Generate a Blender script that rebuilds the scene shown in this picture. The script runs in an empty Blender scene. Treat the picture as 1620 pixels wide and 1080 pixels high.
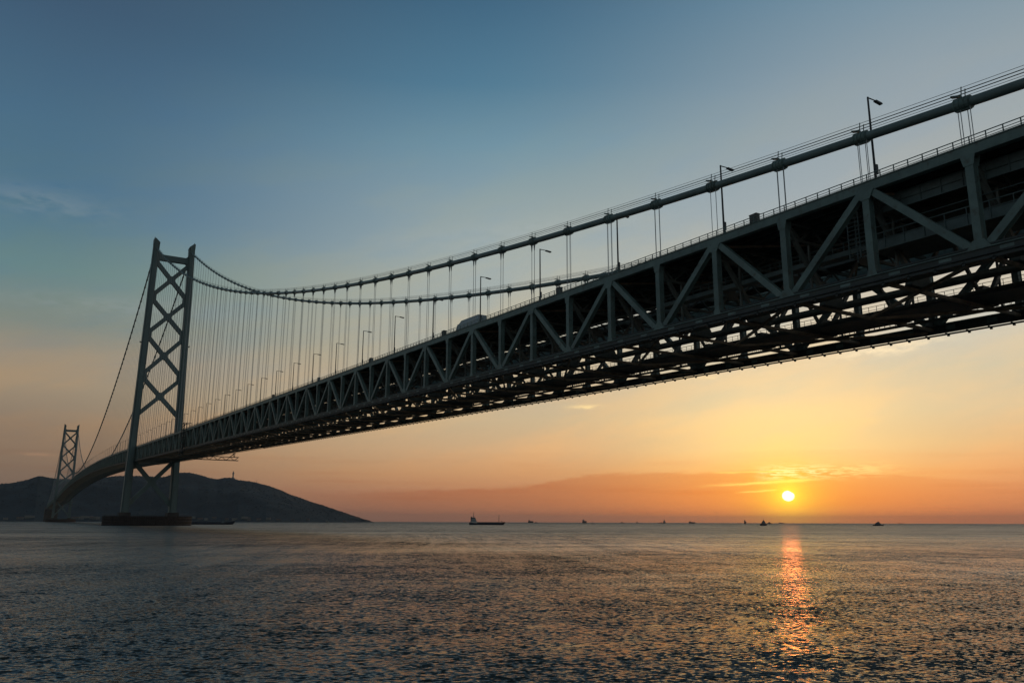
import bpy, math, random
import numpy as np
from mathutils import Vector, Matrix

random.seed(7)
rng = np.random.default_rng(11)
sc = bpy.context.scene
C = sc.collection

# ------------------------------------------------------------ camera
CAM = np.array([-111.99, 54.5, 4.37])
YAW, PIT, ROL = 0.53517, 0.218534, 0.003308
fw = np.array([math.sin(YAW) * math.cos(PIT), math.cos(YAW) * math.cos(PIT), math.sin(PIT)])
rt = np.array([math.cos(YAW), -math.sin(YAW), 0.0])
up = np.cross(rt, fw)
r2 = rt * math.cos(ROL) + up * math.sin(ROL)
u2 = -rt * math.sin(ROL) + up * math.cos(ROL)
cd = bpy.data.cameras.new('camera')
cam = bpy.data.objects.new('camera', cd)
C.objects.link(cam)
m = Matrix(((r2[0], u2[0], -fw[0], CAM[0]), (r2[1], u2[1], -fw[1], CAM[1]),
            (r2[2], u2[2], -fw[2], CAM[2]), (0, 0, 0, 1)))
cam.matrix_world = m
cd.sensor_width = 36
cd.lens = 1285.44 / 1620 * 36
cd.clip_start = 0.5
cd.clip_end = 120000
sc.camera = cam

# ------------------------------------------------------------ node helpers
class NG:
    """small helper to write node graphs as expressions"""
    def __init__(self, tree):
        self.t = tree
        self.n = tree.nodes
        self.l = tree.links
    def put(self, sock, v):
        if isinstance(v, bpy.types.NodeSocket):
            self.l.new(v, sock)
        else:
            sock.default_value = v
    def math(self, op, a, b=None, c=None, clamp=False):
        n = self.n.new('ShaderNodeMath'); n.operation = op; n.use_clamp = clamp
        self.put(n.inputs[0], a)
        if b is not None: self.put(n.inputs[1], b)
        if c is not None: self.put(n.inputs[2], c)
        return n.outputs[0]
    def vmath(self, op, a, b=None, scale=None):
        n = self.n.new('ShaderNodeVectorMath'); n.operation = op
        self.put(n.inputs[0], a)
        if b is not None: self.put(n.inputs[1], b)
        if scale is not None: self.put(n.inputs['Scale'], scale)
        return n.outputs[1] if op in ('DOT_PRODUCT', 'LENGTH') else n.outputs[0]
    def comb(self, x, y, z):
        n = self.n.new('ShaderNodeCombineXYZ')
        self.put(n.inputs[0], x); self.put(n.inputs[1], y); self.put(n.inputs[2], z)
        return n.outputs[0]
    def sep(self, v):
        n = self.n.new('ShaderNodeSeparateXYZ'); self.put(n.inputs[0], v)
        return n.outputs
    def mix(self, f, a, b, mode='MIX'):
        n = self.n.new('ShaderNodeMix'); n.data_type = 'RGBA'; n.blend_type = mode
        self.put(n.inputs[0], f); self.put(n.inputs[6], a); self.put(n.inputs[7], b)
        return n.outputs[2]
    def smooth(self, x, a, b, lo=0.0, hi=1.0):
        n = self.n.new('ShaderNodeMapRange'); n.interpolation_type = 'SMOOTHSTEP'
        self.put(n.inputs[0], x)
        n.inputs[1].default_value = a; n.inputs[2].default_value = b
        n.inputs[3].default_value = lo; n.inputs[4].default_value = hi
        return n.outputs[0]
    def lin(self, x, a, b, lo=0.0, hi=1.0):
        n = self.n.new('ShaderNodeMapRange')
        self.put(n.inputs[0], x)
        n.inputs[1].default_value = a; n.inputs[2].default_value = b
        n.inputs[3].default_value = lo; n.inputs[4].default_value = hi
        return n.outputs[0]
    def ramp(self, x, stops):
        n = self.n.new('ShaderNodeValToRGB'); self.put(n.inputs[0], x)
        e = n.color_ramp.elements
        while len(e) < len(stops): e.new(0.5)
        for i, (p, c) in enumerate(stops):
            e[i].position = p; e[i].color = c
        return n.outputs[0]
    def noise(self, v, scale, detail=3, rough=0.5, dim='3D', out=0):
        n = self.n.new('ShaderNodeTexNoise'); n.noise_dimensions = dim
        self.put(n.inputs['Vector'], v); n.inputs['Scale'].default_value = scale
        n.inputs['Detail'].default_value = detail; n.inputs['Roughness'].default_value = rough
        return n.outputs[out]

def AZ(u, v=824.5):
    d = fw + r2 * (u - 810) / 1285.44 - u2 * (v - 540) / 1285.44
    return math.degrees(math.atan2(d[0], d[1]))

def lin(h):
    v = [int(h[i:i + 2], 16) / 255 for i in (0, 2, 4)]
    return tuple((c / 12.92 if c <= 0.04045 else ((c + 0.055) / 1.055) ** 2.4) for c in v) + (1.0,)

# ------------------------------------------------------------ sky (world), seen and reflected alike
SUN = Vector((0.756375, 0.653433, 0.030373)).normalized()
w = bpy.data.worlds.new('World'); sc.world = w; w.use_nodes = True
g = NG(w.node_tree); g.n.clear()
tc = g.n.new('ShaderNodeTexCoord').outputs['Generated']
D = g.vmath('NORMALIZE', tc)
dx, dy, dz = g.sep(D)
el = g.math('MULTIPLY', g.math('ARCSINE', dz), 57.29578)
az = g.math('MULTIPLY', g.math('ARCTAN2', dx, dy), 57.29578)
def col(stops):     # stops: (elevation degrees, hex)
    return g.ramp(g.lin(el, -2, 45), [((e + 2) / 47, lin(h)) for e, h in stops])
#SKY_BEGIN
left = col([(-2, '55504e'), (0.5, '6f5c55'), (3, '7c685c'), (5.7, '8c7664'), (8.2, '9f8a72'), (10, '94897a'), (12, '78837f'), (15.2, '608087'), (19.5, '4c7087'), (24, '456984'), (31, '3b566f'), (45, '363f45')])
mid = col([(-2, '865e50'), (0.5, 'a26c58'), (2.0, 'b57d60'), (3.4, 'c8956c'), (5, 'd2a97f'), (7, 'ccb18b'), (9.5, 'bfb097'), (12, 'b3ad9b'), (15, 'acaea3'), (18, '9faaa8'), (22, '8b9fa6'), (26, '6f91a1'), (30, '4e7992'), (35, '3d6580'), (45, '38434a')])
right = col([(-2, 'a8664f'), (0.5, 'c47658'), (2.0, 'd48a62'), (3.4, 'dfa272'), (5, 'e2b684'), (7, 'ddc299'), (9.5, 'd4c4a4'), (12, 'ccc5b3'), (17, 'b5b6b1'), (22, 'a2aaac'), (28, '8f9ea7'), (34, '6e8c9f'), (45, '454f56')])
back = col([(-2, '4c4e50'), (0.5, '66686a'), (5, '7b7c7c'), (10, '6f797d'), (18, '586a72'), (28, '475964'), (45, '38434a')])
#SKY_END
c1 = g.mix(g.smooth(az, -2, 32), left, mid)
c1 = g.mix(g.smooth(az, 26, 62), c1, right)
cosaz = g.math('COSINE', g.math('MULTIPLY', g.math('SUBTRACT', az, 36.0), 0.01745329))
sky = g.mix(g.smooth(cosaz, 0.72, -0.35), c1, back)
# distance from the sun in degrees
sd = g.math('MULTIPLY', g.math('ARCCOSINE', g.math('MINIMUM', g.vmath('DOT_PRODUCT', D, tuple(SUN)), 0.9999999)), 57.29578)
daz = g.math('SUBTRACT', az, math.degrees(math.atan2(SUN.x, SUN.y)))
del_ = g.math('SUBTRACT', el, 1.74)
# warm glow of the low sun, taller than wide
glow_d = g.math('SQRT', g.math('ADD', g.math('POWER', g.math('MULTIPLY', daz, 0.85), 2.0), g.math('POWER', g.math('MULTIPLY', g.math('SUBTRACT', el, 4.0), 1.0), 2.0)))
gl = g.math('EXPONENT', g.math('MULTIPLY', g.math('POWER', g.math('DIVIDE', glow_d, 7.5), 2.0), -1.0))
sky = g.mix(g.math('MULTIPLY', gl, 0.85), sky, g.ramp(g.lin(el, 0, 14), [(0, lin('f08a50')), (0.12, lin('fb9f52')), (0.22, lin('ffbf68')), (0.34, lin('ffdb92')), (0.5, lin('fee09e')), (0.75, lin('f3ddb0')), (1, lin('e8d6b4'))]))
# soft uneven haze, drawn out in slanting bands
hz = g.noise(g.comb(g.math('MULTIPLY', az, 0.045), g.math('SUBTRACT', g.math('MULTIPLY', el, 0.16), g.math('MULTIPLY', az, 0.03)), 11.0), 1.6, 5, 0.58)
hzm = g.math('MULTIPLY', g.smooth(el, 1.5, 6.0), g.smooth(el, 34.0, 14.0))
sky = g.mix(g.math('MULTIPLY', hzm, g.smooth(hz, 0.40, 0.66)), sky, g.mix(1.0, sky, (1.10, 1.03, 0.93, 1), 'MULTIPLY'))
sky = g.mix(g.math('MULTIPLY', hzm, g.smooth(hz, 0.55, 0.34)), sky, g.mix(1.0, sky, (0.91, 0.97, 1.03, 1), 'MULTIPLY'))
# low cloud bank with an uneven top
ax = g.comb(g.math('MULTIPLY', az, 0.11), g.math('MULTIPLY', el, 0.30), 3.0)
ax2 = g.comb(g.math('MULTIPLY', az, 0.35), g.math('MULTIPLY', el, 1.6), 0.0)
n1 = g.noise(ax, 1.6, 5, 0.55)
n2 = g.noise(ax2, 2.2, 5, 0.6)
edge = g.ramp(g.lin(az, 10, 62), [(0.0, (.44,) * 3 + (1,)), (0.28, (.50,) * 3 + (1,)), (0.42, (.60,) * 3 + (1,)), (0.5, (.78,) * 3 + (1,)), (0.62, (.82,) * 3 + (1,)), (0.78, (.82,) * 3 + (1,)), (0.9, (.72,) * 3 + (1,)), (1.0, (.62,) * 3 + (1,))])
edge = g.math('ADD', g.math('MULTIPLY', edge, 4.15), g.math('MULTIPLY', g.math('SUBTRACT', n1, 0.5), 0.55))
edge = g.math('ADD', edge, g.math('MULTIPLY', g.math('SUBTRACT', n2, 0.5), 0.6))
bank = g.math('SUBTRACT', edge, el)
bm = g.math('MULTIPLY', g.smooth(bank, -0.05, 0.22), g.smooth(el, 0.2, 2.6, 0.35, 1.0))
bm = g.math('MULTIPLY', bm, g.math('MULTIPLY', g.smooth(az, 12, 26), g.smooth(az, 66, 50)))
sky = g.mix(g.math('MULTIPLY', bm, 0.62), sky, g.mix(1.0, sky, lin('e6bcb6'), 'MULTIPLY'))
# thin horizontal streaks in the haze
stv = g.comb(g.math('MULTIPLY', az, 0.10), g.math('MULTIPLY', el, 2.1), 7.0)
st = g.noise(stv, 1.0, 5, 0.6)
stm = g.math('MULTIPLY', g.smooth(st, 0.48, 0.72), g.smooth(el, 6.0, 2.0))
sky = g.mix(g.math('MULTIPLY', stm, 0.35), sky, g.mix(1.0, sky, lin('eec4b4'), 'MULTIPLY'))
# gilded scraps of cloud over the sun
gv = g.comb(g.math('MULTIPLY', az, 0.7), g.math('MULTIPLY', el, 5.6), 1.3)
gn = g.noise(gv, 1.7, 6, 0.65)
band = g.math('EXPONENT', g.math('MULTIPLY', g.math('POWER', g.math('DIVIDE', g.math('SUBTRACT', el, g.math('ADD', 3.25, g.math('MULTIPLY', daz, 0.02))), 0.42), 2.0), -1.0))
baz = g.math('MULTIPLY', g.smooth(daz, -2.4, -0.6), g.smooth(daz, 8.0, 3.5))
gm = g.math('MULTIPLY', g.math('MULTIPLY', band, baz), g.smooth(gn, 0.43, 0.56))
sky = g.mix(g.math('MULTIPLY', gm, 1.0, clamp=True), sky, g.mix(g.smooth(daz, 3.5, 0.5), lin('ffd98a'), (1.1, 1.0, 0.55, 1)))
for off, wd, a0, a1, a2, a3, slope, st_ in ((2.68, 0.085, -6.5, -2.5, 0.5, 2.4, 0.05, 1.0), (2.15, 0.06, -3.6, -2.6, -0.9, -0.5, 0.05, 0.75), (3.35, 0.05, -5.2, -4.0, -1.0, 0.5, 0.01, 0.8)):
    cen = g.math('ADD', off, g.math('ADD', g.math('MULTIPLY', daz, slope), g.math('MULTIPLY', g.math('SUBTRACT', n2, 0.5), 0.25)))
    b_ = g.math('EXPONENT', g.math('MULTIPLY', g.math('POWER', g.math('DIVIDE', g.math('SUBTRACT', el, cen), wd), 2.0), -1.0))
    b_ = g.math('MULTIPLY', g.math('MULTIPLY', b_, g.smooth(daz, a0, a1)), g.smooth(daz, a3, a2))
    sky = g.mix(g.math('MULTIPLY', b_, st_), sky, g.mix(g.smooth(sd, 3.5, 0.8), lin('ffd070'), (1.05, 0.93, 0.25, 1)))
# small pale wisps: (azimuth, elevation, half widths, tilt, strength)
for a0, e0, wa, we, ti, s_, hx in ((56.0, 11.0, 2.9, 0.36, 0.10, 1.0, 'fbe6bd'), (36.0, 7.92, 1.15, 0.14, 0.0, 1.0, 'f8da9e'), (44.4, 9.75, 0.9, 0.12, 0.0, 0.5, 'fbe0a8'),
                                  (-1.0, 19.3, 4.0, 0.75, -0.02, 0.2, 'a0a8aa'), (0.5, 3.9, 0.8, 0.10, 0.0, 0.4, 'c09070'),
                                  (27.5, 7.0, 4.0, 0.10, 0.0, 0.2, 'd8b08a'), (5.0, 13.5, 8.0, 0.6, 0.03, 0.25, '97a0a2'), (33.0, 20.5, 10.0, 0.8, 0.1, 0.12, 'b8bfc2')):
    da = g.math('SUBTRACT', az, a0)
    de = g.math('SUBTRACT', g.math('SUBTRACT', el, e0), g.math('MULTIPLY', da, ti))
    wv = g.noise(g.comb(g.math('MULTIPLY', az, 0.5), g.math('MULTIPLY', el, 1.6), a0), 1.3, 5, 0.6)
    e_ = g.math('ADD', g.math('POWER', g.math('DIVIDE', da, wa), 2.0), g.math('POWER', g.math('DIVIDE', g.math('ADD', de, g.math('MULTIPLY', g.math('SUBTRACT', wv, 0.5), we * 2.2)), we), 2.0))
    m_ = g.math('MULTIPLY', g.math('EXPONENT', g.math('MULTIPLY', e_, -1.0)), g.smooth(wv, 0.30, 0.62))
    sky = g.mix(g.math('MULTIPLY', m_, s_), sky, lin(hx))
# tight glow and disc of the sun
sd_n = g.math('ADD', sd, g.math('MULTIPLY', g.math('SUBTRACT', n2, 0.5), 0.06))
g1 = g.math('EXPONENT', g.math('MULTIPLY', g.math('POWER', g.math('DIVIDE', sd, 1.6), 1.15), -1.0))
sky = g.mix(g.math('MULTIPLY', g1, 0.95), sky, (1.15, 0.72, 0.02, 1))
# the disc is a little flattened by the thick air and clipped by a cloud edge
dd_ = g.math('SQRT', g.math('ADD', g.math('POWER', daz, 2.0), g.math('POWER', g.math('MULTIPLY', del_, 1.13), 2.0)))
cut = g.math('ADD', g.math('MULTIPLY', del_, 0.86), g.math('MULTIPLY', daz, 0.5))
sky = g.mix(1.0, sky, g.mix(g.math('EXPONENT', g.math('MULTIPLY', g.math('DIVIDE', sd, 0.8), -1.0)), (0, 0, 0, 1), (0.75, 0.5, 0.06, 1)), 'ADD')
disc = g.math('MULTIPLY', g.smooth(dd_, 0.42, 0.34), g.smooth(cut, 0.34, 0.27))
sky = g.mix(disc, sky, (1.9, 1.7, 1.3, 1))
bg = g.n.new('ShaderNodeBackground'); g.put(bg.inputs[0], sky); bg.inputs[1].default_value = 1.0
# a little real atmosphere on top: the physical sky for the same sun, faint
sk = g.n.new('ShaderNodeTexSky'); sk.sky_type = 'NISHITA'; sk.sun_disc = False
sk.sun_elevation = math.radians(1.74); sk.sun_rotation = math.atan2(SUN.x, SUN.y)
bg2 = g.n.new('ShaderNodeBackground'); g.put(bg2.inputs[0], sk.outputs[0]); bg2.inputs[1].default_value = 0.012
addn = g.n.new('ShaderNodeAddShader'); g.l.new(bg.outputs[0], addn.inputs[0]); g.l.new(bg2.outputs[0], addn.inputs[1])
out = g.n.new('ShaderNodeOutputWorld'); g.l.new(addn.outputs[0], out.inputs[0])
w.cycles.sampling_method = 'MANUAL'; w.cycles.sample_map_resolution = 2048

# ------------------------------------------------------------ sun lamp
sl = bpy.data.lights.new('sun', 'SUN'); sl.energy = 0.008; sl.angle = math.radians(1.2); sl.color = (1.0, 0.17, 0.03)
so = bpy.data.objects.new('sun', sl); C.objects.link(so)
so.rotation_euler = SUN.to_track_quat('Z', 'Y').to_euler()
so.location = (1500, 1300, 60)

vs = sc.view_settings; vs.view_transform = 'Standard'; vs.look = 'None'; vs.exposure = 0; vs.gamma = 1
vs.use_curve_mapping = False

# ------------------------------------------------------------ materials
def mat(name, base, rough=0.5, metal=0.0, var=0.25, vscale=0.6, dirt=None, dirt_amt=0.3, stretch=(1, 1, 1), bump=0.0, spec=0.5):
    mm = bpy.data.materials.new(name); mm.use_nodes = True
    q = NG(mm.node_tree); b = q.n['Principled BSDF']
    co = q.n.new('ShaderNodeTexCoord').outputs['Object']
    v = q.vmath('MULTIPLY', co, stretch)
    n = q.noise(v, vscale, 5, 0.6)
    lo = tuple(c * (1 - var) for c in base) + (1,); hi = tuple(min(1, c * (1 + var)) for c in base) + (1,)
    c = q.mix(q.smooth(n, 0.3, 0.7), lo, hi)
    if dirt:
        n_ = q.noise(v, vscale * 3.1, 6, 0.65)
        c = q.mix(q.math('MULTIPLY', q.smooth(n_, 0.52, 0.72), dirt_amt), c, tuple(dirt) + (1,))
    q.put(b.inputs['Base Color'], c)
    q.put(b.inputs['Roughness'], q.lin(n, 0, 1, max(0.02, rough - 0.12), min(1, rough + 0.12)))
    b.inputs['Metallic'].default_value = metal
    b.inputs['Specular IOR Level'].default_value = spec
    if bump:
        bn = q.n.new('ShaderNodeBump'); bn.inputs['Strength'].default_value = bump
        q.l.new(n, bn.inputs['Height']); q.l.new(bn.outputs[0], b.inputs['Normal'])
    return mm
M = {}
M['steel'] = mat('green grey painted steel', (0.19, 0.265, 0.25), 0.55, 0, 0.22, 0.25, (0.12, 0.085, 0.06), 0.6, (1, 1, 1))
M['steel_in'] = mat('grimy inner steel', (0.16, 0.175, 0.16), 0.6, 0, 0.25, 0.4, (0.13, 0.08, 0.05), 0.5)
M['chord'] = mat('dark rust flecked lower chord', (0.075, 0.085, 0.08), 0.6, 0, 0.3, 0.3, (0.12, 0.09, 0.07), 0.25)  # base much darker than the other steel, with brown rust flecks
M['glow_tan'] = mat('bracing steel with warm light painted in', (0.50, 0.34, 0.23), 0.6, 0, 0.3, 0.4, (0.16, 0.08, 0.05), 0.5)  # tan base colour paints low sun and water light onto the bracing
M['tower'] = mat('tower steel paint', (0.175, 0.235, 0.23), 0.55, 0, 0.16, 0.05, (0.13, 0.13, 0.11), 0.35, (1, 1, 0.25))
M['cable'] = mat('cable wrapping', (0.20, 0.27, 0.27), 0.5, 0, 0.15, 0.3)
M['rope'] = mat('hanger rope sheath', (0.46, 0.47, 0.48), 0.5, 0, 0.1, 0.5)
M['dark'] = mat('dark fittings', (0.06, 0.07, 0.07), 0.6, 0, 0.2, 0.8)
M['asphalt'] = mat('road slab underside', (0.05, 0.052, 0.052), 0.9, 0, 0.25, 0.2)
M['concrete'] = mat('pier concrete', (0.09, 0.08, 0.075), 0.85, 0, 0.3, 0.12, (0.07, 0.06, 0.06), 0.6, (1, 1, 0.3), 0.1)
M['rust'] = mat('rusty fender steel', (0.065, 0.048, 0.044), 0.8, 0, 0.35, 0.4, (0.05, 0.04, 0.04), 0.6)
M['galv'] = mat('galvanised panel', (0.13, 0.18, 0.18), 0.5, 0, 0.2, 0.5, (0.09, 0.09, 0.08), 0.3)
M['lamp'] = mat('lamp pole paint', (0.07, 0.07, 0.075), 0.5, 0, 0.15, 1.0)
M['cabinet'] = mat('cabinet paint', (0.16, 0.15, 0.14), 0.6, 0, 0.2, 0.8, (0.08, 0.06, 0.05), 0.4)
M['truck'] = mat('truck body paint', (0.46, 0.54, 0.60), 0.4, 0, 0.1, 0.6, (0.2, 0.2, 0.2), 0.3)
M['tyre'] = mat('tyre rubber', (0.02, 0.02, 0.02), 0.9, 0, 0.2, 2)
M['hull'] = mat('dark hull paint', (0.025, 0.035, 0.06), 0.5, 0, 0.3, 0.2, (0.09, 0.04, 0.03), 0.4)
M['ship_white'] = mat('weathered ship white', (0.42, 0.43, 0.42), 0.6, 0, 0.15, 0.3, (0.2, 0.14, 0.1), 0.35)
M['ship_grey'] = mat('grey ship paint', (0.16, 0.17, 0.18), 0.6, 0, 0.2, 0.2)
M['wall_a'] = mat('pale plaster wall', (0.27, 0.26, 0.24), 0.9, 0, 0.12, 0.2)
M['wall_b'] = mat('grey plaster wall', (0.18, 0.18, 0.18), 0.9, 0, 0.15, 0.2)
M['roof_a'] = mat('dark tile roof', (0.08, 0.085, 0.10), 0.8, 0, 0.2, 0.4)
M['roof_b'] = mat('rust red roof', (0.16, 0.08, 0.06), 0.8, 0, 0.2, 0.4)
M['glass'] = mat('dark window glass', (0.02, 0.025, 0.03), 0.15, 0, 0.2, 0.4)
M['stone'] = mat('pale monument stone', (0.36, 0.36, 0.35), 0.8, 0, 0.12, 0.15)
def emit(name, c, s):
    mm = bpy.data.materials.new(name); mm.use_nodes = True
    b = mm.node_tree.nodes['Principled BSDF']
    b.inputs['Base Color'].default_value = (0.8, 0.8, 0.8, 1)
    b.inputs['Emission Color'].default_value = c; b.inputs['Emission Strength'].default_value = s
    return mm
M['lit'] = emit('lit lamp glass', (1.0, 0.86, 0.66, 1), 0.9)

# ------------------------------------------------------------ mesh helpers
class MB:
    def __init__(self):
        self.v = []; self.f = []
    def add(self, vs_, fs):
        o = len(self.v); self.v.extend([tuple(map(float, p)) for p in vs_]); self.f.extend([tuple(i + o for i in f) for f in fs])
        return self
    def box(self, x0, x1, y0, y1, z0, z1):
        return self.add([(x0, y0, z0), (x1, y0, z0), (x1, y1, z0), (x0, y1, z0), (x0, y0, z1), (x1, y0, z1), (x1, y1, z1), (x0, y1, z1)],
                        [(0, 3, 2, 1), (4, 5, 6, 7), (0, 1, 5, 4), (1, 2, 6, 5), (2, 3, 7, 6), (3, 0, 4, 7)])
    def bar(self, p, q, w_, h_, upv=(0, 0, 1), w1=None, h1=None):
        """box beam from p to q, w_ across, h_ along the up direction"""
        p = np.array(p, float); q = np.array(q, float); d = q - p; L = np.linalg.norm(d)
        if L < 1e-6: return self
        d /= L; u = np.array(upv, float); s = np.cross(d, u)
        if np.linalg.norm(s) < 1e-4: s = np.cross(d, (1, 0, 0))
        s /= np.linalg.norm(s); u = np.cross(s, d)
        w1 = w1 or w_; h1 = h1 or h_
        vs_ = []
        for (c, a, b) in ((p, w_, h_), (q, w1, h1)):
            for sx, sz in ((-1, -1), (1, -1), (1, 1), (-1, 1)):
                vs_.append(c + s * sx * a / 2 + u * sz * b / 2)
        return self.add(vs_, [(0, 1, 2, 3), (7, 6, 5, 4), (0, 4, 5, 1), (1, 5, 6, 2), (2, 6, 7, 3), (3, 7, 4, 0)])
    def tube(self, pts, r, n=8, cap=True):
        pts = [np.array(p, float) for p in pts]; vs_ = []; fs = []
        rr = r if hasattr(r, '__len__') else [r] * len(pts)
        for i, p in enumerate(pts):
            a = pts[max(i - 1, 0)]; b = pts[min(i + 1, len(pts) - 1)]; d = b - a; d /= np.linalg.norm(d)
            u = np.array((0, 0, 1.0)) if abs(d[2]) < 0.95 else np.array((0, 1.0, 0))
            s = np.cross(d, u); s /= np.linalg.norm(s); u = np.cross(s, d)
            for k in range(n):
                t = 2 * math.pi * k / n
                vs_.append(p + (s * math.cos(t) + u * math.sin(t)) * rr[i])
        for i in range(len(pts) - 1):
            for k in range(n):
                a = i * n + k; b = i * n + (k + 1) % n
                fs.append((a, b, b + n, a + n))
        if cap:
            fs.append(tuple(range(n - 1, -1, -1))); fs.append(tuple((len(pts) - 1) * n + k for k in range(n)))
        return self.add(vs_, fs)
    def prism(self, poly, axis, a, b):
        """extrude a 2-D polygon along axis 'x','y' or 'z' from a to b"""
        n = len(poly)
        def P3(u, v, t):
            return {'x': (t, u, v), 'y': (u, t, v), 'z': (u, v, t)}[axis]
        vs_ = [P3(u, v, a) for u, v in poly] + [P3(u, v, b) for u, v in poly]
        fs = [tuple(range(n)), tuple(range(2 * n - 1, n - 1, -1))] + [(i, (i + 1) % n, (i + 1) % n + n, i + n) for i in range(n)]
        return self.add(vs_, fs)
    def empty(self): return not self.v
    def build(self, name, material, parent=None, smooth=False, loc=None, fix=True):
        me = bpy.data.meshes.new(name)
        me.from_pydata(self.v, [], self.f)
        me.materials.append(material)
        if fix:
            import bmesh
            bm = bmesh.new(); bm.from_mesh(me); bmesh.ops.recalc_face_normals(bm, faces=bm.faces); bm.to_mesh(me); bm.free()
        if smooth:
            for p in me.polygons: p.use_smooth = True
        o = bpy.data.objects.new(name, me); C.objects.link(o)
        if parent is not None: o.parent = parent
        if loc is not None: o.location = loc
        return o

def thing(name, label, cat, loc=(0, 0, 0), rz=0.0, group=None):
    o = bpy.data.objects.new(name, None); C.objects.link(o)
    o.location = loc; o.rotation_euler = (0, 0, rz)
    o.empty_display_size = 1.0
    o['label'] = label; o['category'] = cat
    if group: o['group'] = group
    return o
def children(o):
    return [c for c in bpy.data.objects if c.parent == o]
def dup(root, loc, rz, label, group=None):
    r = root.copy(); C.objects.link(r); r.location = loc; r.rotation_euler = (0, 0, rz); r['label'] = label
    if group: r['group'] = group
    for ch in KIDS[root.name]:
        c = ch.copy(); C.objects.link(c); c.parent = r
        for g2 in KIDS.get(ch.name, []):
            d = g2.copy(); C.objects.link(d); d.parent = c
    return r
KIDS = {}

# ------------------------------------------------------------ bridge profile (metres; y runs along the bridge)
H = 17.75
PAN = 14.2
Y0 = 104.732
T1, T2 = 960.0, 2951.0
YK = lambda k: Y0 + PAN * k
def ztop(y):
    if y <= T1:
        x0, x1, x2 = 100.0, 390.0, 960.0; a, b, c = 48.0, 57.35, 76.3
        return a * (y - x1) * (y - x2) / ((x0 - x1) * (x0 - x2)) + b * (y - x0) * (y - x2) / ((x1 - x0) * (x1 - x2)) + c * (y - x0) * (y - x1) / ((x2 - x0) * (x2 - x1))
    if y <= T2:
        return 76.3 + 20.5 * (1 - ((y - 1955.5) / 995.5) ** 2)
    return 76.3 - 0.010 * (y - T2) - 4e-6 * (y - T2) ** 2
zbot = lambda y: ztop(y) - 12.9
ZC = 290.0
def zcable(y):
    if y <= T1: return 45.98 + 0.0627 * y + (ZC - 45.98 - 0.0627 * 960) / 960 ** 2 * y * y
    if y <= T2:
        t = (y - 1955.5) / 995.5; return 101.5 + (ZC - 101.5) * t * t
    u = y - T2; return ZC - u * (ZC - 66) / 960 - 0.00020 * u * (960 - u) * 1.0
K0, K1 = -7, 201            # panel points
YEND = 3911.0
br = thing('suspension_bridge', 'long green grey suspension bridge with two tall steel towers crossing the strait', 'bridge')

def split_parts(name, items, material, parent, limit=100, smooth=False, rest_mat=None):
    """items: list of (camera distance, MB); nearest get their own mesh, the rest one mesh"""
    items = sorted(items, key=lambda t: t[0])
    for i_, (d_, b_) in enumerate(items[:100]):
        b_.build(name, material if i_ < limit else (rest_mat or material), parent, smooth)
    rest = items[100:]
    if rest:
        a = MB()
        for d_, b_ in rest: a.add(b_.v, b_.f)
        o = a.build(name, rest_mat or material, parent, smooth); o['kind'] = 'stuff'
def cdist(x, y, z): return math.dist((x, y, z), CAM)

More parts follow.
